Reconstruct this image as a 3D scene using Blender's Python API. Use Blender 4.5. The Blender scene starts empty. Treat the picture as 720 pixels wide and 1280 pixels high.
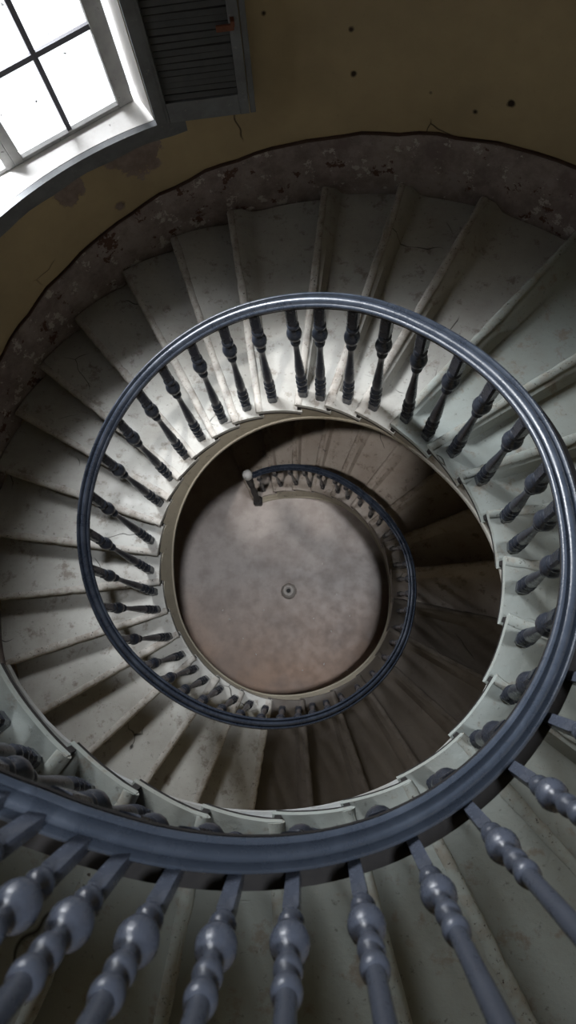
import bpy, math, random
from mathutils import Vector, Matrix, Quaternion
random.seed(7)
R = math.radians
sc = bpy.context.scene
COL = sc.collection

# ------------------------------------------------------------------ stair plan
CX, CY = -0.167, 0.446            # stair axis
ZC = 6.46                         # eye height above the hall floor
D0, D1, D2 = 6.1758, 0.4472, -0.0019
H = 1.055                         # handrail height
S = 0.272                         # stringer depth below the nosing line
WX, WY, RW = 0.05, 0.571, 2.5     # centre and radius of the round wall
RR = [1.089, 1.089, 1.088, 1.074, 1.055, 1.036, 1.014, 0.991, 0.97, 0.954, 0.945, 0.944, 0.948, 0.956, 0.964, 0.967, 0.968, 0.972, 0.98, 0.992, 1.001, 1.008, 1.015, 1.021, 1.028, 1.033, 1.035, 1.037, 1.038, 1.041, 1.044, 1.047, 1.053, 1.063, 1.075, 1.084, 1.089, 1.091, 1.092, 1.092, 1.09, 1.088, 1.086, 1.085, 1.084, 1.082, 1.078, 1.074, 1.066, 1.055, 1.045, 1.034, 1.022, 1.006, 0.991, 0.983, 0.979, 0.978, 0.976, 0.971, 0.963, 0.956, 0.954, 0.953, 0.95, 0.945, 0.938, 0.928, 0.915, 0.897, 0.874, 0.848, 0.821, 0.793, 0.769, 0.755, 0.755, 0.755, 0.755, 0.755, 0.755]
RA = [1.15, 1.15, 1.149, 1.137, 1.125, 1.112, 1.099, 1.09, 1.079, 1.065, 1.05, 1.036, 1.022, 1.009, 0.998, 0.993, 0.995, 1.004, 1.016, 1.028, 1.04, 1.048, 1.052, 1.052, 1.051, 1.05, 1.05, 1.048, 1.043, 1.033, 1.023, 1.015, 1.008, 0.999, 0.992, 0.986, 0.982, 0.978, 0.975, 0.976, 0.982, 0.987, 0.987, 0.987, 0.992, 0.997, 1.001, 1.001, 0.999, 0.995, 0.99, 0.985, 0.982, 0.982, 0.99, 1.004, 1.022, 1.043, 1.067, 1.095, 1.119, 1.137, 1.152, 1.167, 1.179, 1.187, 1.19, 1.187, 1.18, 1.168, 1.154, 1.141, 1.126, 1.108, 1.088, 1.072, 1.061, 1.056, 1.056, 1.056, 1.056]
RB = [1.083, 1.083, 1.08, 1.073, 1.067, 1.063, 1.059, 1.057, 1.053, 1.047, 1.032, 1.011, 0.994, 0.986, 0.982, 0.978, 0.977, 0.985, 0.997, 1.006, 1.012, 1.013, 1.012, 1.011, 1.01, 1.011, 1.013, 1.016, 1.018, 1.015, 1.004, 0.991, 0.978, 0.967, 0.955, 0.94, 0.923, 0.911, 0.905, 0.908, 0.916, 0.923, 0.932, 0.942, 0.95, 0.956, 0.961, 0.965, 0.972, 0.977, 0.981, 0.986, 0.994, 1.004, 1.012, 1.018, 1.028, 1.047, 1.077, 1.113, 1.149, 1.181, 1.206, 1.222, 1.229, 1.232, 1.231, 1.224, 1.211, 1.194, 1.178, 1.163, 1.15, 1.14, 1.129, 1.12, 1.111, 1.098, 1.077, 1.048, 1.048]
A_END = 597.0

def tab(T, a):
    x = max(0.0, min(len(T) - 1.001, (a + 32.0) / 8.0)); i = int(x); t = x - i
    return T[i] * (1 - t) + T[i + 1] * t
def zh(a):                        # height of the nosing line
    q = R(a); return ZC - (D0 - D1 * q - D2 * q * q)
def P(a, r, z):
    return Vector((CX + r * math.sin(R(a)), CY + r * math.cos(R(a)), z))
def rwall(a):                     # distance axis -> wall
    dx, dy = math.sin(R(a)), math.cos(R(a)); ox, oy = CX - WX, CY - WY
    b = ox * dx + oy * dy; c = ox * ox + oy * oy - RW * RW
    return -b + math.sqrt(b * b - c)
def lin(a, x0, x1, y0, y1):
    t = max(0.0, min(1.0, (a - x0) / (x1 - x0))); return y0 + (y1 - y0) * t

# ------------------------------------------------------------------ materials
def new_mat(name):
    m = bpy.data.materials.new(name); m.use_nodes = True
    nt = m.node_tree; nt.nodes.clear()
    return m, nt
class NB:
    def __init__(s, name):
        s.m, s.nt = new_mat(name)
        s.out = s.n('ShaderNodeOutputMaterial')
        s.b = s.n('ShaderNodeBsdfPrincipled')
        s.nt.links.new(s.b.outputs[0], s.out.inputs[0])
        s.pos = s.n('ShaderNodeNewGeometry').outputs['Position']
    def n(s, t): return s.nt.nodes.new(t)
    def l(s, a, b): s.nt.links.new(a, b)
    def setv(s, sock, v):
        if hasattr(v, 'is_output'): s.l(v, sock)
        else: sock.default_value = v
    def objcoord(s): s.pos = s.n('ShaderNodeTexCoord').outputs['Object']; return s
    def noise(s, scale, detail=5, rough=.6, off=(0, 0, 0), stretch=(1, 1, 1)):
        mp = s.n('ShaderNodeMapping'); s.l(s.pos, mp.inputs[0]); mp.inputs[1].default_value = off; mp.inputs[3].default_value = stretch
        t = s.n('ShaderNodeTexNoise'); s.l(mp.outputs[0], t.inputs['Vector'])
        t.inputs['Scale'].default_value = scale; t.inputs['Detail'].default_value = detail; t.inputs['Roughness'].default_value = rough
        return t.outputs[0]
    def ramp(s, v, lo, hi, a=0., b=1.):
        r = s.n('ShaderNodeMapRange'); r.clamp = True
        s.l(v, r.inputs[0]); r.inputs[1].default_value = lo; r.inputs[2].default_value = hi
        r.inputs[3].default_value = a; r.inputs[4].default_value = b
        return r.outputs[0]
    def mix(s, f, a, b):
        x = s.n('ShaderNodeMix'); x.data_type = 'RGBA'
        s.setv(x.inputs[0], f)
        for k, v in ((6, a), (7, b)):
            if hasattr(v, 'is_output'): s.l(v, x.inputs[k])
            else: x.inputs[k].default_value = (*v, 1)
        return x.outputs[2]
    def math(s, op, a, b=0.):
        x = s.n('ShaderNodeMath'); x.operation = op; s.setv(x.inputs[0], a); s.setv(x.inputs[1], b); return x.outputs[0]
    def crack(s, scale, width, off=(0, 0, 0), mask_scale=1.2, mlo=.55, mhi=.6):
        mp = s.n('ShaderNodeMapping'); mp.inputs[1].default_value = off
        w = s.n('ShaderNodeTexNoise'); w.inputs['Scale'].default_value = 3; s.l(s.pos, w.inputs['Vector'])
        vm = s.n('ShaderNodeVectorMath'); vm.operation = 'MULTIPLY_ADD'; s.l(w.outputs['Color'], vm.inputs[0]); vm.inputs[1].default_value = (.25,) * 3; s.l(s.pos, vm.inputs[2])
        s.l(vm.outputs[0], mp.inputs[0])
        v = s.n('ShaderNodeTexVoronoi'); v.feature = 'DISTANCE_TO_EDGE'; v.inputs['Scale'].default_value = scale; s.l(mp.outputs[0], v.inputs['Vector'])
        e = s.ramp(v.outputs['Distance'], 0, width, 1, 0)
        return s.math('MULTIPLY', e, s.ramp(s.noise(mask_scale, 2, .5, off), mlo, mhi))
    def blob(s, p, rad, nz, soft=.02):
        d = s.n('ShaderNodeVectorMath'); d.operation = 'DISTANCE'; s.l(s.pos, d.inputs[0]); d.inputs[1].default_value = p
        return s.ramp(s.math('SUBTRACT', s.math('MULTIPLY_ADD', nz, rad * 1.6), d.outputs['Value']), -soft, soft) if False else s.ramp(s.math('SUBTRACT', s.math('MULTIPLY', nz, rad * 2.0), d.outputs['Value']), -soft, soft)
    def bump(s, h, strength=.3, dist=.01):
        b = s.n('ShaderNodeBump'); b.inputs['Strength'].default_value = strength; b.inputs['Distance'].default_value = dist
        s.l(h, b.inputs['Height']); s.l(b.outputs[0], s.b.inputs['Normal'])
    def fin(s, col, rough=.7, spec=.3, metal=0.):
        s.setv(s.b.inputs['Base Color'], col if hasattr(col, 'is_output') else (*col, 1))
        s.setv(s.b.inputs['Roughness'], rough); s.b.inputs['Specular IOR Level'].default_value = spec; s.b.inputs['Metallic'].default_value = metal
        return s.m

def mat_tread(name, paint, dirt, chip, wear=.5):
    q = NB(name)
    n1 = q.noise(2.2, 6, .65); n2 = q.noise(9, 6, .7, (3, 1, 7)); n3 = q.noise(34, 4, .7, (1, 8, 2))
    c = q.mix(q.ramp(n1, .42, .68, 0, wear), paint, dirt)
    c = q.mix(q.ramp(n2, .56, .66, 0, .75), c, chip)
    c = q.mix(q.ramp(n3, .62, .7, 0, .5), c, (.05, .045, .04))
    ck = q.crack(1.7, .008, (2, 5, 1), 1.9, .6, .64)
    c = q.mix(ck, c, (.012, .01, .009))
    q.bump(q.math('SUBTRACT', q.math('ADD', q.math('MULTIPLY', n2, .6), q.math('MULTIPLY', n3, .3)), ck), .35, .012)
    return q.fin(c, q.ramp(n2, .4, .7, .42, .8), .35)
M_TREAD_LOW = mat_tread('worn_brown_grey_paint', (.36, .32, .285), (.22, .175, .145), (.13, .10, .08), .6)
M_TREAD_SHADED = mat_tread('shaded_dark_brown_paint', (.085, .073, .062), (.055, .045, .037), (.07, .055, .045), .6)  # shade over part of the lower flight put into the paint colour
M_TREAD_MID = mat_tread('worn_grey_paint', (.40, .40, .375), (.22, .20, .175), (.17, .145, .12), .5)
M_TREAD_TOP = mat_tread('peeling_grey_green_paint', (.30, .335, .32), (.24, .24, .21), (.22, .19, .155), .6)

def mat_nose(name, c1, c2):
    q = NB(name); n2 = q.noise(11, 6, .7); n3 = q.noise(50, 3, .7)
    c = q.mix(q.ramp(n2, .45, .65), c1, c2); c = q.mix(q.ramp(n3, .6, .7), c, (.06, .05, .045))
    q.bump(n2, .4, .008); return q.fin(c, .65, .3)
M_NOSE_LOW = mat_nose('worn_brown_nosing', (.35, .31, .275), (.2, .165, .135))
M_NOSE_SHADED = mat_nose('shaded_nosing', (.095, .083, .072), (.06, .05, .042))  # same shade carried into the nosing colour of those steps
M_NOSE_MID = mat_nose('worn_grey_nosing', (.39, .375, .345), (.25, .225, .195))
M_NOSE_TOP = mat_nose('worn_green_nosing', (.30, .33, .31), (.25, .24, .205))

q = NB('dirty_riser'); n1 = q.noise(4, 5, .6)
c = q.mix(q.ramp(n1, .35, .7), (.16, .145, .125), (.075, .064, .055)); M_RISER = q.fin(c, .8, .2)

q = NB('stringer_paint'); n1 = q.noise(2.5, 6, .65); n2 = q.noise(16, 5, .7, (4, 4, 1))
sep = q.n('ShaderNodeSeparateXYZ'); q.l(q.pos, sep.inputs[0])
c = q.mix(q.ramp(sep.outputs[2], 2.9, 3.9), (.30, .27, .21), (.33, .345, .345))
c = q.mix(q.ramp(n1, .5, .72, 0, .6), c, (.2, .175, .135)); c = q.mix(q.ramp(n2, .6, .68, 0, .6), c, (.1, .09, .075))
q.bump(n2, .25, .008); M_STRING = q.fin(c, .55, .35)

def mat_iron(name, base, worn, obj=False, spec=.6):
    q = NB(name)
    if obj: q.objcoord()
    n1 = q.noise(7, 6, .7); n2 = q.noise(38, 5, .75, (3, 3, 3)); n3 = q.noise(110, 2, .6)
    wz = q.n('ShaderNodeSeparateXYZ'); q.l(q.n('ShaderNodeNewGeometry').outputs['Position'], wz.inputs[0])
    hz = q.ramp(wz.outputs[2], 3.6, 4.8, 0, .42)  # lightens with height: the bluish light higher up put into the colour
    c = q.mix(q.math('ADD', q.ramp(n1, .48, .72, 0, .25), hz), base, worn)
    c = q.mix(q.ramp(n2, .64, .74, 0, .4), c, (.11, .12, .14))
    q.bump(q.math('ADD', n2, q.math('MULTIPLY', n3, .4)), .22, .004)
    return q.fin(c, q.ramp(n1, .35, .7, .2, .42), spec)
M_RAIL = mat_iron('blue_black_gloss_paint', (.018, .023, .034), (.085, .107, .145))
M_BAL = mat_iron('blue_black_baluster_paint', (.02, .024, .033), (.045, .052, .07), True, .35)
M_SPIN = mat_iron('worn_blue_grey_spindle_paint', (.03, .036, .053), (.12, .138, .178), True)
q = NB('dark_iron'); n1 = q.noise(30, 4, .7); M_DARK = q.fin(q.mix(n1, (.012, .012, .014), (.03, .028, .027)), .6, .3)

WALLP = [((-1.04, 2.82, 3.60), .15), ((-1.13, 2.77, 3.64), .10), ((-1.44, 2.58, 3.60), .10), ((-1.234, 2.717, 3.31), .035), ((-.969, 2.854, 3.5), .05)]
SPOTP = [((.26, 3.062, 3.86), .018), ((1.12, 2.83, 3.86), .02), ((.96, 2.90, 3.75), .014), ((.228, 3.065, 4.1), .014), ((-.22, 3.057, 4.2), .012), ((.70, 2.98, 3.80), .01)]
q = NB('ochre_plaster'); n1 = q.noise(1.6, 6, .6); n2 = q.noise(9, 6, .7, (2, 2, 2)); n3 = q.noise(40, 4, .7)
c = q.mix(q.ramp(n1, .35, .7), (.42, .34, .205), (.31, .25, .155))
c = q.mix(q.ramp(n3, .6, .75, 0, .25), c, (.2, .15, .09))
pm = None
for p, rad in WALLP:
    b = q.blob(p, rad, n2, .008); pm = b if pm is None else q.math('MAXIMUM', pm, b)
pm = q.math('MAXIMUM', pm, q.ramp(q.noise(3.1, 7, .68, (7, 3, 5)), .705, .712))
c = q.mix(pm, c, q.mix(q.ramp(n2, .4, .6), (.2, .155, .135), (.27, .225, .2)))
ds = None
for p, rad in SPOTP:
    b = q.blob(p, rad, n2, .006); ds = b if ds is None else q.math('MAXIMUM', ds, b)
ck = q.math('MAXIMUM', q.crack(1.4, .010, (1, 2, 3), 1.1, .56, .6), ds)
c = q.mix(ck, c, (.035, .025, .018))
q.bump(q.math('SUBTRACT', q.math('MULTIPLY', n1, .5), q.math('ADD', pm, ck)), .35, .012); M_WALL = q.fin(c, .8, .2)

q = NB('bare_mauve_plaster'); n1 = q.noise(4.5, 7, .7); n2 = q.noise(8, 6, .7, (5, 5, 5)); n3 = q.noise(30, 5, .7)
c = q.mix(q.ramp(n1, .4, .6), (.185, .15, .145), (.29, .255, .245)); 
c = q.mix(q.ramp(n2, .585, .60), c, (.43, .40, .375)); c = q.mix(q.ramp(q.noise(6, 6, .7, (9, 1, 1)), .60, .62), c, (.10, .06, .05))
c = q.mix(q.ramp(n3, .6, .7, 0, .5), c, (.1, .085, .08))
q.bump(q.math('ADD', n1, q.math('MULTIPLY', n2, .8)), .6, .02); M_SKIRT = q.fin(c, .9, .15)

q = NB('hall_floor_concrete'); n1 = q.noise(.9, 5, .6, (4, 2, 0)); n2 = q.noise(7, 6, .7); n3 = q.noise(60, 3, .6)
sep = q.n('ShaderNodeSeparateXYZ'); q.l(q.pos, sep.inputs[0])
warm = q.ramp(q.math('ADD', sep.outputs[1], q.math('MULTIPLY', n1, 1.2)), .5, -.1 + .6)
yy = q.math('ADD', sep.outputs[1], q.math('MULTIPLY', n1, -1.0))
c = q.mix(q.ramp(yy, .1, -1.0), (.44, .39, .36), (.42, .27, .185))
c = q.mix(q.ramp(q.noise(1.7, 4, .6, (1, 6, 0)), .45, .65, 0, .55), c, (.2, .16, .14)); c = q.mix(q.ramp(n2, .45, .7, 0, .4), c, (.22, .185, .165)); c = q.mix(q.ramp(n3, .66, .72, 0, .5), c, (.16, .13, .11))
q.bump(n2, .15, .01); M_FLOOR = q.fin(c, q.ramp(n2, .3, .7, .38, .62), .4)

q = NB('grey_blue_joinery'); n1 = q.noise(6, 6, .65); n2 = q.noise(30, 4, .7)
c = q.mix(q.ramp(n1, .4, .7), (.15, .16, .17), (.095, .10, .105)); c = q.mix(q.ramp(n2, .62, .7, 0, .5), c, (.3, .29, .27)); q.bump(n1, .2, .006); M_JOIN = q.fin(c, .6, .3)
q = NB('louvre_paint'); n1 = q.noise(12, 5, .65); M_LOUV = q.fin(q.mix(n1, (.06, .064, .068), (.12, .125, .13)), .6, .3)
q = NB('white_sill_paint'); n1 = q.noise(6, 6, .65); n2 = q.noise(18, 6, .7)
c = q.mix(q.ramp(n1, .5, .75, 0, .5), (.78, .77, .75), (.5, .46, .43)); c = q.mix(q.ramp(n2, .66, .72), c, (.1, .085, .08)); M_SILL = q.fin(c, .55, .3)
q = NB('sash_paint'); n1 = q.noise(7, 6, .65); n2 = q.noise(22, 5, .7)
c = q.mix(q.ramp(n1, .4, .7), (.36, .36, .35), (.22, .22, .22)); c = q.mix(q.ramp(n2, .64, .7), c, (.05, .045, .045)); M_SASH = q.fin(c, .55, .3)
q = NB('muntin_paint'); n1 = q.noise(20, 5, .65); M_MUNT = q.fin(q.mix(n1, (.09, .09, .11), (.16, .16, .19)), .5, .3)
q = NB('rust'); n1 = q.noise(40, 5, .65); M_RUST = q.fin(q.mix(n1, (.10, .035, .02), (.2, .08, .05)), .8, .2)
q = NB('dark_brown_bead'); n1 = q.noise(20, 5, .65); M_TRIM = q.fin(q.mix(n1, (.045, .03, .025), (.09, .055, .045)), .8, .2)
q = NB('ceiling_plaster'); n1 = q.noise(3, 5, .6); M_CEIL = q.fin(q.mix(n1, (.12, .11, .09), (.08, .075, .06)), .9, .1)
q = NB('pale_stone'); n1 = q.noise(30, 5, .65); M_STONE = q.fin(q.mix(n1, (.6, .56, .52), (.4, .36, .32)), .6, .3)
q = NB('plaster_crumb'); n1 = q.noise(80, 3, .65); M_CRUMB = q.fin(q.mix(n1, (.75, .72, .68), (.55, .5, .46)), .8, .2)

m, nt = new_mat('dusty_window_glass')
o = nt.nodes.new('ShaderNodeOutputMaterial'); tr = nt.nodes.new('ShaderNodeBsdfTransparent'); gl = nt.nodes.new('ShaderNodeBsdfGlossy'); gl.inputs['Roughness'].default_value = .05
df = nt.nodes.new('ShaderNodeBsdfDiffuse'); df.inputs[0].default_value = (.06, .055, .05, 1)
fr = nt.nodes.new('ShaderNodeFresnel'); fr.inputs[0].default_value = 1.45
mx = nt.nodes.new('ShaderNodeMixShader'); nt.links.new(fr.outputs[0], mx.inputs[0]); nt.links.new(tr.outputs[0], mx.inputs[1]); nt.links.new(gl.outputs[0], mx.inputs[2])
no = nt.nodes.new('ShaderNodeTexNoise'); no.inputs['Scale'].default_value = 14; no.inputs['Detail'].default_value = 6
ge = nt.nodes.new('ShaderNodeNewGeometry'); nt.links.new(ge.outputs['Position'], no.inputs['Vector'])
mr = nt.nodes.new('ShaderNodeMapRange'); mr.inputs[1].default_value = .71; mr.inputs[2].default_value = .74; nt.links.new(no.outputs[0], mr.inputs[0])
m2 = nt.nodes.new('ShaderNodeMixShader'); nt.links.new(mr.outputs[0], m2.inputs[0]); nt.links.new(mx.outputs[0], m2.inputs[1]); nt.links.new(df.outputs[0], m2.inputs[2]); nt.links.new(m2.outputs[0], o.inputs[0])
M_GLASS = m

# ------------------------------------------------------------------ mesh helpers
class MB:
    def __init__(s): s.v = []; s.f = []
    def add(s, vs, fs):
        o = len(s.v); s.v += [tuple(v) for v in vs]; s.f += [tuple(i + o for i in f) for f in fs]
    def box(s, c, ux, uy, uz, hx, hy, hz):
        c = Vector(c); vs = []
        for i in (-1, 1):
            for j in (-1, 1):
                for k in (-1, 1): vs.append(c + ux * hx * i + uy * hy * j + uz * hz * k)
        s.add(vs, [(0, 1, 3, 2), (4, 6, 7, 5), (0, 4, 5, 1), (2, 3, 7, 6), (0, 2, 6, 4), (1, 5, 7, 3)])
    def grid(s, rows, close=False, cap=False):
        n = len(rows[0]); vs = [p for r in rows for p in r]; fs = []
        for i in range(len(rows) - 1):
            for j in range(n if close else n - 1):
                k = (j + 1) % n
                fs.append((i * n + j, i * n + k, (i + 1) * n + k, (i + 1) * n + j))
        if cap:
            fs.append(tuple(range(n))[::-1]); fs.append(tuple((len(rows) - 1) * n + j for j in range(n)))
        s.add(vs, fs)
    def build(s, name, mat, parent=None, smooth=False, angle=None, bevel=0):
        me = bpy.data.meshes.new(name); me.from_pydata(s.v, [], s.f); me.update()
        import bmesh
        bm = bmesh.new(); bm.from_mesh(me); bmesh.ops.recalc_face_normals(bm, faces=bm.faces)
        if smooth:
            for f in bm.faces: f.smooth = True
            for e in bm.edges:
                if len(e.link_faces) == 2 and e.calc_face_angle(0) > R(angle or 45): e.smooth = False
        bm.to_mesh(me); bm.free()
        me.materials.append(mat)
        ob = bpy.data.objects.new(name, me); COL.objects.link(ob)
        if parent: ob.parent = parent
        if bevel:
            b = ob.modifiers.new('bevel', 'BEVEL'); b.width = bevel; b.segments = 2; b.limit_method = 'ANGLE'
        return ob
def empty(name, loc=(0, 0, 0)):
    o = bpy.data.objects.new(name, None); o.location = loc; o.empty_display_size = .05; COL.objects.link(o); return o
def tag(o, label=None, cat=None, group=None, kind=None):
    if label: o['label'] = label
    if cat: o['category'] = cat
    if group: o['group'] = group
    if kind: o['kind'] = kind
    return o
def dup(o, parent=None):
    c = o.copy(); COL.objects.link(c)
    if parent: c.parent = parent
    for ch in list(o.children): dup(ch, c)
    return c
def lathe(prof, n=16):           # prof: (z, r, squareness)
    b = MB(); rows = []
    for z, r, sq in prof:
        row = []
        for i in range(n):
            t = 2 * math.pi * (i + .5) / n
            k = 1.0 / max(abs(math.cos(t)), abs(math.sin(t)))
            rr = r * ((1 - sq) + sq * min(k, 1.36))
            row.append(Vector((rr * math.cos(t), rr * math.sin(t), z)))
        rows.append(row)
    b.grid(rows, True, True); return b
ORD1 = ['', 'first', 'second', 'third', 'fourth', 'fifth', 'sixth', 'seventh', 'eighth', 'ninth', 'tenth', 'eleventh', 'twelfth', 'thirteenth', 'fourteenth', 'fifteenth', 'sixteenth', 'seventeenth', 'eighteenth', 'nineteenth']
TENS = {2: 'twent', 3: 'thirt', 4: 'fort', 5: 'fift', 6: 'sixt', 7: 'sevent', 8: 'eight'}
def ordinal(n):
    if n < 20: return ORD1[n]
    t, u = divmod(n, 10)
    return TENS[t] + 'ieth' if u == 0 else TENS[t] + 'y-' + ORD1[u]
UP = Vector((0, 0, 1))

# ------------------------------------------------------------------ floor
b = MB(); vs = [(WX, WY, 0)] + [(WX + 2.62 * math.cos(2 * math.pi * i / 72), WY + 2.62 * math.sin(2 * math.pi * i / 72), 0) for i in range(72)]
b.add(vs, [(0, i + 1, (i + 1) % 72 + 1) for i in range(72)])
fl = b.build('floor', M_FLOOR); tag(fl, kind='structure')

# ------------------------------------------------------------------ window geometry
WO = Vector((-1.109, 2.99, 0)); WT = Vector((-.835, -.55, 0)).normalized(); WN = Vector((.55, -.835, 0)).normalized()   # origin, along the sash, into the room
def wp(t, s, z): return WO + WT * t + WN * s + UP * z
ZS = ZC - 2.68                                   # top of the sill
ZT = ZS + .06 + 4 * .445
TJ0, TJ1 = -.125, 1.505                          # reveal planes
def az_w(p): return math.degrees(math.atan2(p.x - WX, p.y - WY))
def hit(t):                                      # reveal plane meets wall
    o = WO + WT * t; ox, oy = o.x - WX, o.y - WY
    bb = ox * WN.x + oy * WN.y; cc = ox * ox + oy * oy - RW * RW
    disc = bb * bb - cc
    s = -bb - math.sqrt(disc); return s
S0, S1 = hit(TJ0), hit(TJ1)
AZ0, AZ1 = az_w(wp(TJ0, S0, 0)), az_w(wp(TJ1, S1, 0))      # right (larger), left
def WP(az, z, r=RW): return Vector((WX + r * math.sin(R(az)), WY + r * math.cos(R(az)), z))
ZTOP = 12.6
# wall with the window opening
b = MB()
def ring(a0, a1, z0, z1, na, nz):
    b.grid([[WP(a0 + (a1 - a0) * i / na, z0 + (z1 - z0) * j / nz) for i in range(na + 1)] for j in range(nz + 1)])
ring(AZ0, AZ1 + 360, 0, ZTOP, 112, 8); ring(AZ1, AZ0, 0, ZS - .04, 12, 3); ring(AZ1, AZ0, ZT + .05, ZTOP, 12, 3)
w = b.build('wall_round', M_WALL, smooth=True, angle=60); tag(w, kind='structure')
# ceiling
b = MB(); HO = .004
b.grid([[Vector((WX * (1 - k) + CX * k + (RW * (1 - k) + HO * k) * math.cos(2 * math.pi * i / 64), WY * (1 - k) + CY * k + (RW * (1 - k) + HO * k) * math.sin(2 * math.pi * i / 64), ZTOP)) for i in range(65)] for k in (0, .5, 1)])
c_ = b.build('ceiling', M_CEIL); tag(c_, kind='structure')

# skirting band that follows the stairs along the wall
b = MB(); rows = []
a = -24.0
while a <= A_END:
    rw = rwall(a); z = zh(a); j = .006 * math.sin(a * 1.7) + .006 * math.sin(a * .61 + 2); t = .022 + .006 * math.sin(a * .9)
    zt = z + .37 + j
    rows.append([P(a, rw - .002, max(.0, z - .14)), P(a, rw - t, max(.0, z - .14)), P(a, rw - t - .004, z + .12), P(a, rw - t, zt - .012), P(a, rw - t + .010, zt), P(a, rw - .002, zt + .004)])
    a += 2.5
b.grid(rows, False)
sk = b.build('baseboard_stair', M_SKIRT, smooth=True, angle=50); tag(sk, kind='structure')
b = MB(); rows = []
a = -24.0
while a <= A_END:
    rw = rwall(a); j = .006 * math.sin(a * 1.7) + .006 * math.sin(a * .61 + 2); z = zh(a) + .372 + j
    rows.append([P(a, rw - .001, z), P(a, rw - .016, z), P(a, rw - .016, z + .010), P(a, rw - .001, z + .013)]); a += 2.5
b.grid(rows, False)
tr_ = b.build('trim_1', M_TRIM, smooth=True); tag(tr_, kind='structure')

# window
wr = empty('window_1', wp(.69, 0, ZS)); tag(wr, kind='structure')
def wpart(b, name, mat, parent=wr, **k):
    o = b.build(name, mat, **k); o.parent = parent; o.matrix_parent_inverse = Matrix.Translation(-Vector(parent.location)) if parent.type == 'EMPTY' else Matrix(); return o
def wbox(b, t0, t1, s0, s1, z0, z1):
    b.box(wp((t0 + t1) / 2, (s0 + s1) / 2, (z0 + z1) / 2), WT, WN, UP, (t1 - t0) / 2, (s1 - s0) / 2, (z1 - z0) / 2)
def wall_s(t): return hit(min(max(t, TJ0), TJ1))
# sill slab to the curved wall face
b = MB(); rows = []
for i in range(17):
    t = TJ0 + (TJ1 - TJ0) * i / 16; s = hit(t) + .004
    rows.append([wp(t, -.06, ZS - .04), wp(t, -.06, ZS), wp(t, s, ZS - .004), wp(t, s, ZS - .04)])
b.grid(rows, True, True); wpart(b, 'window_sill', M_SILL)
b = MB()
for t, s in ((TJ0, S0), (TJ1, S1)):
    sg = -1 if t < 0 else 1
    b.add([wp(t, -.06, ZS), wp(t, s, ZS), wp(t, s, ZT + .05), wp(t, -.06, ZT + .05), wp(t + sg * .02, -.06, ZS), wp(t + sg * .02, s, ZS), wp(t + sg * .02, s, ZT + .05), wp(t + sg * .02, -.06, ZT + .05)],
          [(0, 1, 2, 3), (4, 5, 6, 7), (0, 1, 5, 4), (1, 2, 6, 5), (2, 3, 7, 6), (3, 0, 4, 7)])
rows = []
for i in range(17):
    t = TJ0 + (TJ1 - TJ0) * i / 16; s = hit(t)
    rows.append([wp(t, -.06, ZT + .05), wp(t, s, ZT + .05)])
b.grid(rows); wpart(b, 'reveal', M_SILL)
for leaf, (ta, tb) in enumerate(((-.095, .69), (.69, 1.475))):
    sa = MB()
    sl, sr = (.095, .055) if leaf == 0 else (.055, .095)
    wbox(sa, ta, ta + sl, -.03, .03, ZS, ZT + .05); wbox(sa, tb - sr, tb, -.03, .03, ZS, ZT + .05)
    wbox(sa, ta + sl, tb - sr, -.028, .028, ZS, ZS + .022); wbox(sa, ta + sl, tb - sr, -.028, .028, ZT, ZT + .05)
    so = wpart(sa, 'casement_sash', M_SASH, bevel=.004)
    mu = MB(); tm = (ta + sl + tb - sr) / 2
    wbox(mu, tm - .013, tm + .013, -.018, .016, ZS + .02, ZT)
    for k in range(1, 4): z = ZS + .445 * k; wbox(mu, ta + sl, tb - sr, -.016, .014, z - .013, z + .013)
    mo = mu.build('glazing_bars', M_MUNT); mo.parent = so
    g = MB(); g.add([wp(ta + sl, -.006, ZS + .02), wp(tb - sr, -.006, ZS + .02), wp(tb - sr, -.006, ZT), wp(ta + sl, -.006, ZT)], [(0, 1, 2, 3)])
    go = g.build('pane', M_GLASS); go.parent = so
# casing under the sill and up the right side, following the wall
b = MB(); rows = []
for i in range(25):
    az = AZ1 - 3 + (AZ0 + 4.0 - AZ1 + 3) * i / 24
    jj = .006 * math.sin(i * 1.3)
    rows.append([WP(az, ZS - .115 + jj, RW - .002), WP(az, ZS - .11 + jj, RW - .035), WP(az, ZS - .075, RW - .045), WP(az, ZS - .006, RW - .045), WP(az, ZS - .006, RW - .002)])
b.grid(rows, True, True); wpart(b, 'sill_casing', M_JOIN, smooth=True, angle=30)
b = MB(); rows = []
for z in (ZS - .006, ZS + .6, ZS + 1.2, ZT + .12):
    rows.append([WP(AZ0 + .1, z, RW - .001), WP(AZ0 + .1, z, RW - .05), WP(AZ0 + 1.5, z, RW - .05), WP(AZ0 + 1.5, z, RW - .001)])
b.grid(rows, True, True); wpart(b, 'side_casing', M_JOIN)

# shutter folded back against the wall
SB = Vector((-.862, 2.884, ZC - 2.70)); SU = Vector((.55, .063, 0)).normalized(); SN = Vector((SU.y, -SU.x, 0))
SH = empty('louvred_shutter', SB); tag(SH, 'dark grey louvred shutter folded back against the ochre wall beside the window', 'shutter')
def sp(u, s, z): return SU * u + SN * s + UP * z
def sbox(b, u0, u1, s0, s1, z0, z1): b.box(sp((u0 + u1) / 2, (s0 + s1) / 2, (z0 + z1) / 2), SU, SN, UP, (u1 - u0) / 2, (s1 - s0) / 2, (z1 - z0) / 2)
HS = 1.9
b = MB(); sbox(b, 0, .065, -.02, .02, 0, HS); b.build('stile', M_JOIN, SH, bevel=.003)
b = MB(); sbox(b, .475, .53, -.02, .02, 0, HS); b.build('stile', M_JOIN, SH, bevel=.003)
b = MB(); sbox(b, .534, .566, -.03, .012, -.005, HS); b.build('edge_batten', M_JOIN, SH, bevel=.003)
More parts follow.
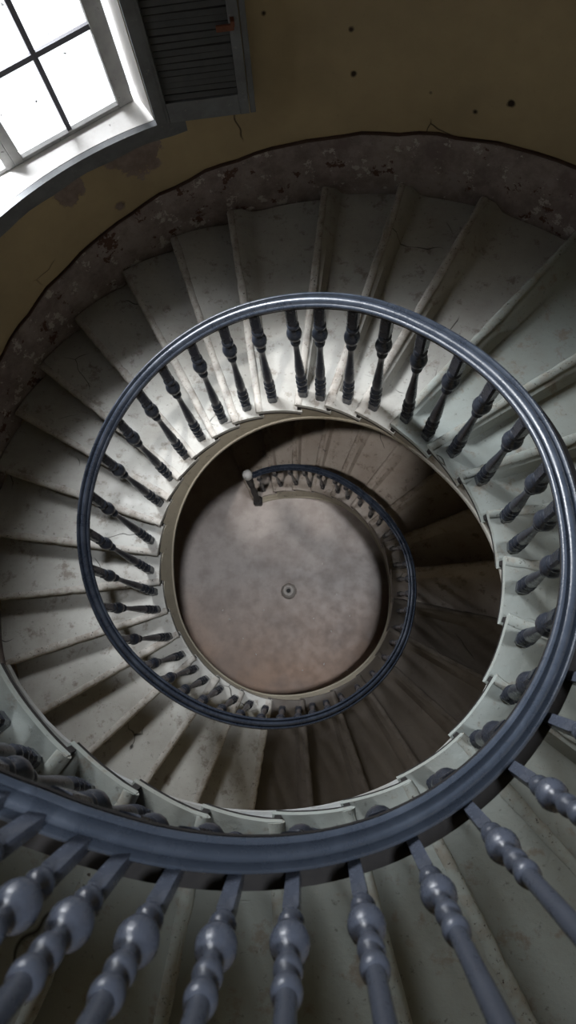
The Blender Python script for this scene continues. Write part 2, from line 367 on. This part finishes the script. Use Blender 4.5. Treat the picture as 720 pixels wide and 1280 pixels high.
b = MB(); sbox(b, .065, .475, -.018, .018, 0, .12); b.build('bottom_rail', M_JOIN, SH, bevel=.003)
b = MB(); sbox(b, .065, .475, -.018, .018, .88, .98); b.build('middle_rail', M_JOIN, SH, bevel=.003)
b = MB(); sbox(b, .065, .475, -.018, .018, HS - .1, HS); b.build('top_rail', M_JOIN, SH, bevel=.003)
for z0, z1 in ((.12, .88), (.98, HS - .1)):
    b = MB(); n = int((z1 - z0) / .034)
    for i in range(n):
        z = z0 + (i + .5) * (z1 - z0) / n; jit = random.uniform(-.003, .003); v = (UP * .8 + SN * -.6).normalized(); wv = SU.cross(v)
        b.box(sp(.27, 0, z + jit), (SU + UP * random.uniform(-.012, .012)).normalized(), v, wv, .205, .0115, .003)
    lp = b.build('louvre_panel', M_LOUV, SH)
    b = MB(); sbox(b, .065, .475, -.024, -.020, z0, z1); b.build('backing', M_DARK, SH)
b = MB(); sbox(b, .41, .50, .018, .03, .47, .50); sbox(b, .485, .505, .018, .05, .50, .53); la = b.build('latch', M_RUST, SH, bevel=.003); la['label'] = 'rusty brown latch'

# ------------------------------------------------------------------ steps
A_K = [-24, -10.6, .6, 11.6, 24, 37.7, 52.8, 68, 84.7, 101.2, 117.3, 131.5, 146, 160.5, 175, 189.5, 202.4, 214.6, 228, 240.3, 251.7, 264.4, 276.7, 289, 299.8, 309.3, 319.7, 331.2, 341.1, 351.4, 366.7, 378.2, 390, 403.5, 418, 431, 444, 457, 471, 485, 499, 512.9, 525, 538, 551, 564, 577, A_END]
NST = len(A_K) - 1
def z_step(k): return zh(A_K[k])
def step_at(a):
    for k in range(NST - 1, -1, -1):
        if a >= A_K[k]: return k
    return 0
def hollow(k, u):                 # hollows added to throw shade bands on the treads: towards the back on the window side, behind the nosing opposite
    am = A_K[k] % 360
    if k > 39: return .012 * math.sin(math.pi * u)
    if 180 < am < 343:
        return .055 * min(1.0, u / .8) ** 1.6
    if u < .08: return 0.0
    if u < .22: return .068 * (u - .08) / .14
    return .068 * (1 - (u - .22) / .78)
for k in range(NST):
    a0, a1 = A_K[k], A_K[k + 1]; z = z_step(k); zp = z_step(k - 1) if k else 0.0
    am = (a0 + a1) / 2; ri, ro = tab(RA, am), rwall(am)
    org = P(am, (ri + ro) / 2, z)
    root = empty('stair_step', org)
    flight = 'lower' if k < 15 else ('middle' if k < 34 else 'upper')
    look = {'lower': 'worn brown-grey winder step', 'middle': 'worn grey winder step with chipped nosing', 'upper': 'peeling grey-green winder step'}[flight]
    tag(root, f'{look}, {ordinal(k + 1)} step up from the hall floor', 'stair step', 'winder steps of the spiral stair')
    mt = M_TREAD_SHADED if 9 <= k <= 14 else M_TREAD_LOW if k < 13 else (M_TREAD_MID if k < 33 else M_TREAD_TOP)
    # tread board: front line is parallel to the radial nosing line, 3 cm in front of it
    NR, NA = 14, 10
    fd = Vector((-math.cos(R(a0)), math.sin(R(a0)), 0))           # towards the lower step
    def frontpt(r, off): return Vector((CX + r * math.sin(R(a0)), CY + r * math.cos(R(a0)), 0)) + fd * off
    rng = random.Random(100 + k)
    ph = rng.uniform(0, 9)
    def edge_in(aa): return tab(RA, aa) - .022
    rows = []
    for i in range(NR + 1):
        t = i / NR; row = []
        for j in range(NA + 1):
            u = j / NA; aa = a0 + (a1 + .6 - a0) * u
            r0 = edge_in(aa); r1 = rwall(aa) - .034; r = r0 + (r1 - r0) * t
            p = P(aa, r, 0)
            if j == 0: p = frontpt(r, .028 + .004 * math.sin(r * 23 + ph) * (rng.random()))
            fr = max(0.0, min(1.0, ((r - tab(RA, aa)) - .07) / .13)); fr = fr * fr * (3 - 2 * fr)
            dip = -hollow(k, u) * fr
            row.append(Vector((p.x - org.x, p.y - org.y, dip)))
        rows.append(row)
    b = MB(); b.grid(rows); nb = len(b.v); n = NA + 1
    low = [Vector((v[0], v[1], v[2] - .034)) for v in b.v]
    loop = [j for j in range(n)] + [i * n + NA for i in range(1, NR + 1)] + [NR * n + j for j in range(NA - 1, -1, -1)] + [i * n for i in range(NR - 1, 0, -1)]
    b.v += [tuple(v) for v in low]
    b.f += [tuple(nb + x for x in f[::-1]) for f in list(b.f)]
    for x, y in zip(loop, loop[1:] + loop[:1]): b.f.append((x, y, nb + y, nb + x))
    b.build('tread_board', mt, root, smooth=True, angle=40)
    # nosing: worn lighter front strip with a ragged back edge
    b = MB(); rows = []; NN = 36
    for i in range(NN + 1):
        t = i / NN; r = edge_in(a0) + .002 + (rwall(a0) - .038 - edge_in(a0)) * t
        back = .007 + .012 * max(0, math.sin(r * 5 + ph)) * (.5 + .5 * rng.random()) + .004 * rng.random()
        chip = .007 * (rng.random() < .25) * rng.random()
        row = []
        for off, zz in ((-back, .0005), (-back + .004, .004), (.022, .004), (.034 - chip, -.003), (.040 - chip, -.016), (.034 - chip, -.03), (.02, -.036)):
            p = frontpt(r, off); row.append(Vector((p.x - org.x, p.y - org.y, zz)))
        rows.append(row)
    b.grid(rows, True, True); b.build('nosing', M_NOSE_SHADED if 9 <= k <= 14 else M_NOSE_LOW if k < 13 else (M_NOSE_MID if k < 33 else M_NOSE_TOP), root, smooth=True, angle=50)
    # riser
    b = MB(); rows = []; dz = .058 if k else 0
    for i in range(9):
        r = tab(RA, a0) + .004 + (rwall(a0) - .036 - tab(RA, a0)) * i / 8
        row = []
        for off, zz in ((.008, -.036), (-.008, -.036), (-.008, zp - z - dz), (.008, zp - z - dz)):
            p = frontpt(r, off); row.append(Vector((p.x - org.x, p.y - org.y, zz)))
        rows.append(row)
    b.grid(rows, True, True); b.build('riser', M_RISER, root)
    # dark strip as overhang shadow under the step end, with a small bracket under the nosing
    b = MB(); rows = []
    for i in range(7):
        aa = a0 + (a1 - a0) * i / 6; rows.append([])
        for dr, zz in ((-.020, -.034), (-.020, -.058), (.02, -.058), (.02, -.034)):
            p = P(aa, tab(RA, aa) + dr, 0); rows[-1].append(Vector((p.x - org.x, p.y - org.y, zz)))
    b.grid(rows, True, True)
    er = Vector((math.sin(R(a0)), math.cos(R(a0)), 0)); hb = .055
    c = frontpt(tab(RA, a0) - .008, .010); c = Vector((c.x - org.x, c.y - org.y, -.037 - hb / 2))
    b.box(c, er, fd, UP, .012, .012, hb / 2); b.build('end_shadow_and_bracket', M_DARK, root)

# stringer: cut string under the step ends
b = MB(); rows = []
def sring(a, ztop):
    zb = max(.0, zh(a) - S); zt = max(ztop, zb + .04)
    ra, rb = tab(RA, a), tab(RB, a)
    zn = zh(a)
    rt = ra + (rb - ra) * max(0, min(1, (zn - zt) / S))
    return [P(a, rt, zt), P(a, (rt + rb) / 2 - .006, (zt + zb) / 2), P(a, rb + .002, zb + .035), P(a, rb - .008, zb + .028), P(a, rb - .006, zb), P(a, max(rt, rb) + .05, zb), P(a, max(rt, rb) + .05, zt)]
for k in range(NST):
    zt = z_step(k) - .0345; n = 5
    for i in range(n + 1):
        a = A_K[k] + (A_K[k + 1] - A_K[k]) * i / n
        if i == 0: a += .02
        if i == n: a -= .02
        rows.append(sring(a, zt))
b.grid(rows, True, True)
so = b.build('stair_stringer', M_STRING, smooth=True, angle=35)
tag(so, 'pale painted curved stringer winding round the open well under the step ends', 'stringer')

# ------------------------------------------------------------------ handrail
PROF = [(.040, -.012), (.043, -.002), (.038, .007), (.030, .009), (.0245, .002), (.020, -.013), (.0155, .002), (.008, .010), (0, .012), (-.008, .010), (-.0155, .002), (-.020, -.013), (-.0245, .002), (-.030, .009), (-.038, .007), (-.043, -.002), (-.040, -.012), (-.026, -.026), (.026, -.026)]
def zr(a): return zh(a) + H
def wid(a): return lin(a, 60, 300, .72, .9) * lin(a, 430, 520, 1.0, .78)
b = MB(); rows = []
a = -21.0
while a <= A_END:
    w_ = wid(a); rows.append([P(a, tab(RR, a) + x * w_, zr(a) + y * w_) for x, y in PROF]); a += 2.0
b.grid(rows, True, True)
hr = b.build('handrail', M_RAIL, smooth=True, angle=50)
tag(hr, 'glossy blue-black moulded handrail spiralling up round the stairwell', 'handrail')
b = MB(); rows = []; a = -20.0
while a <= A_END:
    r = tab(RR, a); z = zr(a) - .027 * wid(a)
    rows.append([P(a, r - .026, z), P(a, r + .026, z), P(a, r + .026, z - .012), P(a, r - .026, z - .012)]); a += 2.0
b.grid(rows, True, True); b.build('iron_core_bar', M_DARK, hr)
b = MB(); rows = []; a = 405.0
while a <= 592:
    r = tab(RR, a); z = zr(a); e = lin(a, 405, 440, 0.0, .034) 
    rows.append([P(a, r + .02, z - .035), P(a, r + .036 + e, z - .035), P(a, r + .036 + e, z - .075), P(a, r + .02, z - .075)]); a += 2.0
b.grid(rows, True, True); b.build('outer_ledge', M_DARK, hr)

b = MB(); rows = []; a = 482.0
while a <= 576:
    r = tab(RR, a) + lin(a, 484, 574, .058, .0); z = zr(a) + .935
    rows.append([P(a, r + x, z + .02 + y) for x, y in PROF]); a += 2.0
b.grid(rows, True, True); b.build('spindle_top_rail', M_RAIL, hr, smooth=True, angle=50)

# newel post at the foot of the stairs
npost = P(-23.0, 1.105, 0)
nw = empty('newel_post', npost); tag(nw, 'slim dark newel post with pale ball cap at the foot of the handrail', 'newel post')
lathe([(0, .05, 1), (.10, .05, 1), (.115, .042, 0)], 16).build('base_block', M_DARK, nw)
zt = zr(-21) - .03
lathe([(.115, .034, 0), (.16, .04, 0), (.2, .028, 0), (.5, .036, 0), (.75, .024, 0), (.8, .034, 0), (.84, .024, 0), (.9, .032, .8), (zt, .032, .8)], 16).build('turned_post', M_DARK, nw, smooth=True)
cp = lathe([(zt, .03, 0), (zt + .01, .044, 0), (zt + .025, .046, 0), (zt + .035, .034, 0), (zt + .05, .046, 0), (zt + .075, .05, 0), (zt + .1, .038, 0), (zt + .11, .012, 0)], 16).build('ball_cap', M_SASH, nw, smooth=True)
cp['label'] = 'pale worn ball cap'

# ------------------------------------------------------------------ balusters  (azimuth at the foot, azimuth at the handrail)
BAL = [(-17.7, -17.9), (-7.6, -9.7), (-0.4, -1.8), (9.2, 6.2), (16.4, 14.4), (25.4, 23.7), (31.8, 30.8), (40.0, 40.4), (48.5, 49.0), (55.0, 57.7), (62.5, 67.8), (71.1, 77.6), (80.0, 86.5), (88.5, 93.7), (96.4, 100.8), (105.7, 108.4), (114.3, 116.1), (121.9, 123.6), (129.9, 131.4), (139.1, 140.6), (148.5, 149.4), (157.0, 156.8), (164.0, 163.4), (170.0, 169.6), (176.0, 174.9), (183.0, 181.3), (189.9, 188.4), (196.6, 196.2), (203.1, 203.0), (210.6, 210.1), (217.6, 217.2), (223.9, 223.9), (231.5, 230.8), (240.4, 241.3), (250.3, 252.3), (259.8, 263.9), (268.5, 274.4), (280.5, 284.8), (295.9, 296.1), (306.7, 306.8), (316.8, 316.6), (325.7, 326.0), (336.2, 336.0), (346.1, 345.8), (356.0, 354.6), (365.4, 364.4), (373.5, 372.2), (383.3, 381.2), (392.7, 390.4), (402.4, 400.7), (412.6, 411.7), (421.9, 422.3), (433.0, 433.8), (443.0, 445.3), (452.2, 454.1), (462.1, 464.1), (473.7, 475.7), (484.3, 487.0), (496.2, 497.2), (507.7, 508), (519.6, 519.6), (531.2, 531.2), (543.7, 543.7), (551.5, 550.8), (560.2, 558.9), (570.5, 569.5), (579.8, 578.8), (588.0, 587.0)]
FOOT = [(0, .030, 1), (.075, .030, 1), (.09, .022, 0)]
SHAFT = [(.085, .022, 0), (.10, .031, 0), (.118, .034, 0), (.135, .022, 0), (.15, .02, 0), (.165, .033, 0), (.185, .035, 0), (.2, .021, 0), (.215, .021, 0), (.228, .032, 0), (.245, .033, 0), (.26, .022, 0), (.29, .027, 0), (.33, .0285, 0), (.40, .025, 0), (.50, .0185, 0), (.58, .0155, 0), (.63, .0165, 0), (.655, .026, 0), (.67, .027, 0), (.683, .018, 0), (.70, .022, 0), (.725, .037, 0), (.75, .0405, 0), (.775, .036, 0), (.795, .021, 0), (.81, .020, 0), (.822, .031, 0), (.838, .031, 0), (.85, .021, 0)]
TOPB = [(.85, .022, 0), (.86, .0255, 1), (1.0, .0255, 1)]
pf = empty('baluster')
me_foot = lathe(FOOT, 16).build('foot_block', M_BAL, pf)
me_shaft = lathe(SHAFT, 16).build('turned_shaft', M_BAL, pf, smooth=True, angle=60)
me_top = lathe(TOPB, 16).build('top_block', M_BAL, pf)
b = lathe(FOOT + SHAFT + TOPB, 10); small = b.build('baluster', M_BAL, smooth=True, angle=60)
used_small = used_big = False
for i, (ab, at) in enumerate(BAL):
    k = step_at(ab); ed = abs(A_K[k + 1] - ab)
    if k + 1 < NST and ed < 1.5: k += 1; ab = A_K[k] + .6      # stand clear of the nosing
    rb_ = tab(RA, ab) + (.045 if ab < 300 else .06); foot = P(ab, rb_, z_step(k) + .0035)
    top = P(at, tab(RR, at), zr(at) - .038)
    d = top - foot; L = d.length
    qv = UP.rotation_difference(d.normalized()) @ Quaternion((0, 0, 1), -R(ab))
    if i < 22:
        o = small if not used_small else dup(small); used_small = True; sx = .72
    else:
        o = pf if not used_big else dup(pf); used_big = True; sx = lin(ab, 160, 330, .78, 1.02)
    o.rotation_mode = 'QUATERNION'; o.rotation_quaternion = qv; o.location = foot; o.scale = (sx, sx, L)
    fl_ = 'lower flight' if i < 22 else ('middle flight' if i < 46 else 'upper flight')
    tag(o, f'slim dark turned baluster on the {fl_}, {ordinal(i + 1)} up from the newel post', 'baluster', 'balusters between the steps and the handrail')

# ------------------------------------------------------------------ spindles that rise from the outer ledge of the upper rail
SPN = [(572.5, .73), (567.6, .742), (563.7, .757), (559.3, .775), (554.3, .804), (549.9, .825), (544.4, .852), (537.8, .878), (531.4, .903), (524.2, .926), (516.6, .946), (508.3, .958), (500.3, .969), (491.5, .988), (484.2, 1.0)]
SPN = SPN[1:]
sp_ = empty('upper_spindle')
lathe([(0, .021, 1), (.15, .0225, 1), (.162, .019, 0)], 20).build('base_block', M_SPIN, sp_, smooth=True, angle=40)
lathe([(.16, .019, 0), (.166, .031, 0), (.178, .0355, 0), (.19, .031, 0), (.195, .0215, 0), (.207, .021, 0)], 20).build('collar', M_SPIN, sp_, smooth=True, angle=60)
lathe([(.205, .020, 0), (.211, .034, 0), (.221, .0455, 0), (.234, .050, 0), (.247, .0455, 0), (.257, .034, 0), (.263, .022, 0), (.275, .021, 0)], 20).build('ball_knop', M_SPIN, sp_, smooth=True, angle=60)
lathe([(.274, .021, 0), (.288, .021, 0), (.291, .031, 0), (.302, .034, 0), (.313, .031, 0), (.316, .0245, 0), (.335, .0225, 0), (.338, .032, 0), (.348, .035, 0), (.358, .032, 0), (.362, .023, 0), (.44, .0235, 0), (.60, .026, 0), (.735, .028, 0), (.742, .034, 0), (.758, .036, 0), (.772, .033, 0), (.78, .024, 0), (.80, .026, 0), (.83, .036, 0), (.85, .036, 0), (.87, .022, 0), (.88, .022, 1), (.98, .022, 1)], 20).build('turned_shaft', M_SPIN, sp_, smooth=True, angle=60)
# the first spindle is the prototype
for i, (a, r) in enumerate(SPN):
    o = sp_ if i == 0 else dup(sp_)
    o.location = P(a, r + .008, zr(a) - .035); o.scale = (.62, .62, 1); o.rotation_euler = (0, 0, -R(a))
    tag(o, f'worn blue-grey turned spindle in the foreground above the upper rail, {ordinal(i + 1)} from the left', 'spindle', 'foreground spindles above the upper rail')

# ------------------------------------------------------------------ floor details
fb = empty('floor_boss', (-.235, .417, 0)); tag(fb, 'small round pale floor boss with dark centre hole in the middle of the hall floor', 'floor boss')
lathe([(0, .09, 0), (.03, .086, 0), (.09, .07, 0), (.11, .055, 0), (.112, .034, 0), (.09, .028, 0)], 28).build('ring', M_STONE, fb, smooth=True)
lathe([(.088, .027, 0), (.092, .022, 0)], 16).build('centre_hole', M_DARK, fb)
CR = [(-.908, .1), (-.748, -.113), (-.601, -.287), (.152, .729), (.454, .14), (.047, .112), (.244, -.029), (.417, -.454), (-.08, -.457), (.16, -.387), (-.99, .2), (-.52, .2), (.31, .38)]
cr0 = None
for i, (x, y) in enumerate(CR):
    if cr0 is None:
        b = MB(); vs = []
        for zz, rr in ((0, 1), (.5, .8)):
            for j in range(6): t = j * math.pi / 3; rj = rr * (1 + .3 * math.sin(j * 2.4)); vs.append(Vector((rj * math.cos(t), rj * math.sin(t), zz)))
        b.grid([vs[:6], vs[6:]], True, True); cr0 = b.build('plaster_crumb', M_CRUMB); o = cr0
    else: o = dup(cr0)
    s = random.uniform(.008, .014); o.scale = (s, s * .8, s); o.location = (x, y, .0005); o.rotation_euler = (0, 0, random.uniform(0, 6))
    tag(o, 'tiny pale plaster crumb lying on the brown hall floor', 'plaster crumb', 'plaster crumbs on the hall floor')

# ------------------------------------------------------------------ light
wd = bpy.data.worlds.new('overcast_sky'); sc.world = wd; wd.use_nodes = True
bg = wd.node_tree.nodes['Background']; bg.inputs[0].default_value = (.93, .96, 1, 1); bg.inputs[1].default_value = 1.6
def area(name, loc, target, size, power, col, shape='DISK', sy=None, spread=180):
    l = bpy.data.lights.new(name, 'AREA'); l.shape = shape; l.size = size
    if sy: l.size_y = sy
    l.energy = power; l.color = col; l.spread = R(spread)
    o = bpy.data.objects.new(name, l); COL.objects.link(o); o.location = loc
    o.rotation_mode = 'QUATERNION'; o.rotation_quaternion = (Vector(target) - Vector(loc)).to_track_quat('-Z', 'Y'); return o
def spot(name, loc, target, deg, blend, radius, power, col):
    l = bpy.data.lights.new(name, 'SPOT'); l.spot_size = R(deg); l.spot_blend = blend; l.shadow_soft_size = radius; l.energy = power; l.color = col
    o = bpy.data.objects.new(name, l); COL.objects.link(o); o.location = loc
    o.rotation_mode = 'QUATERNION'; o.rotation_quaternion = (Vector(target) - Vector(loc)).to_track_quat('-Z', 'Y'); return o
spot('well_fill_spot', (CX + .85, CY - .1, 11.5), (CX - .3, CY - .1, 1.0), 22.5, .85, .25, 1900, (.92, .95, 1.0))  # unseen spot added under the closed ceiling to light the well
spot('low_tread_fill_spot', (CX - 1.1, CY - 1.9, 11.5), (CX + .15, CY + 1.45, .1), 13, .6, .15, 2400, (1.0, .96, .92))  # second unseen spot, added to brighten the lowest treads
wc = wp(.95, -1.4, ZS + 2.0)
area('window_daylight', wc, wp(.69, .6, ZS + .3), 2.3, 900, (.95, .97, 1.0), 'RECTANGLE', 1.5)

# ------------------------------------------------------------------ camera
cam = bpy.data.cameras.new('camera'); co = bpy.data.objects.new('camera', cam); COL.objects.link(co)
cam.sensor_fit = 'VERTICAL'; cam.sensor_height = 36; cam.sensor_width = 36; cam.lens = 700 * 36 / 1280; cam.clip_start = .02
cam.dof.use_dof = True; cam.dof.focus_distance = 2.6; cam.dof.aperture_fstop = 4.0
ROT = Matrix(((0.99928936, 0.00385634, 0.03749537), (0.00385634, 0.97907327, -0.20347151), (-0.03749537, 0.20347151, 0.97836263)))
co.matrix_world = Matrix.Translation((0, 0, ZC)) @ ROT.to_4x4()
sc.camera = co
sc.view_settings.view_transform = 'Standard'; sc.view_settings.look = 'None'
sc.view_settings.exposure = 0; sc.view_settings.gamma = 1
try: sc.cycles.use_denoising = True
except Exception: pass
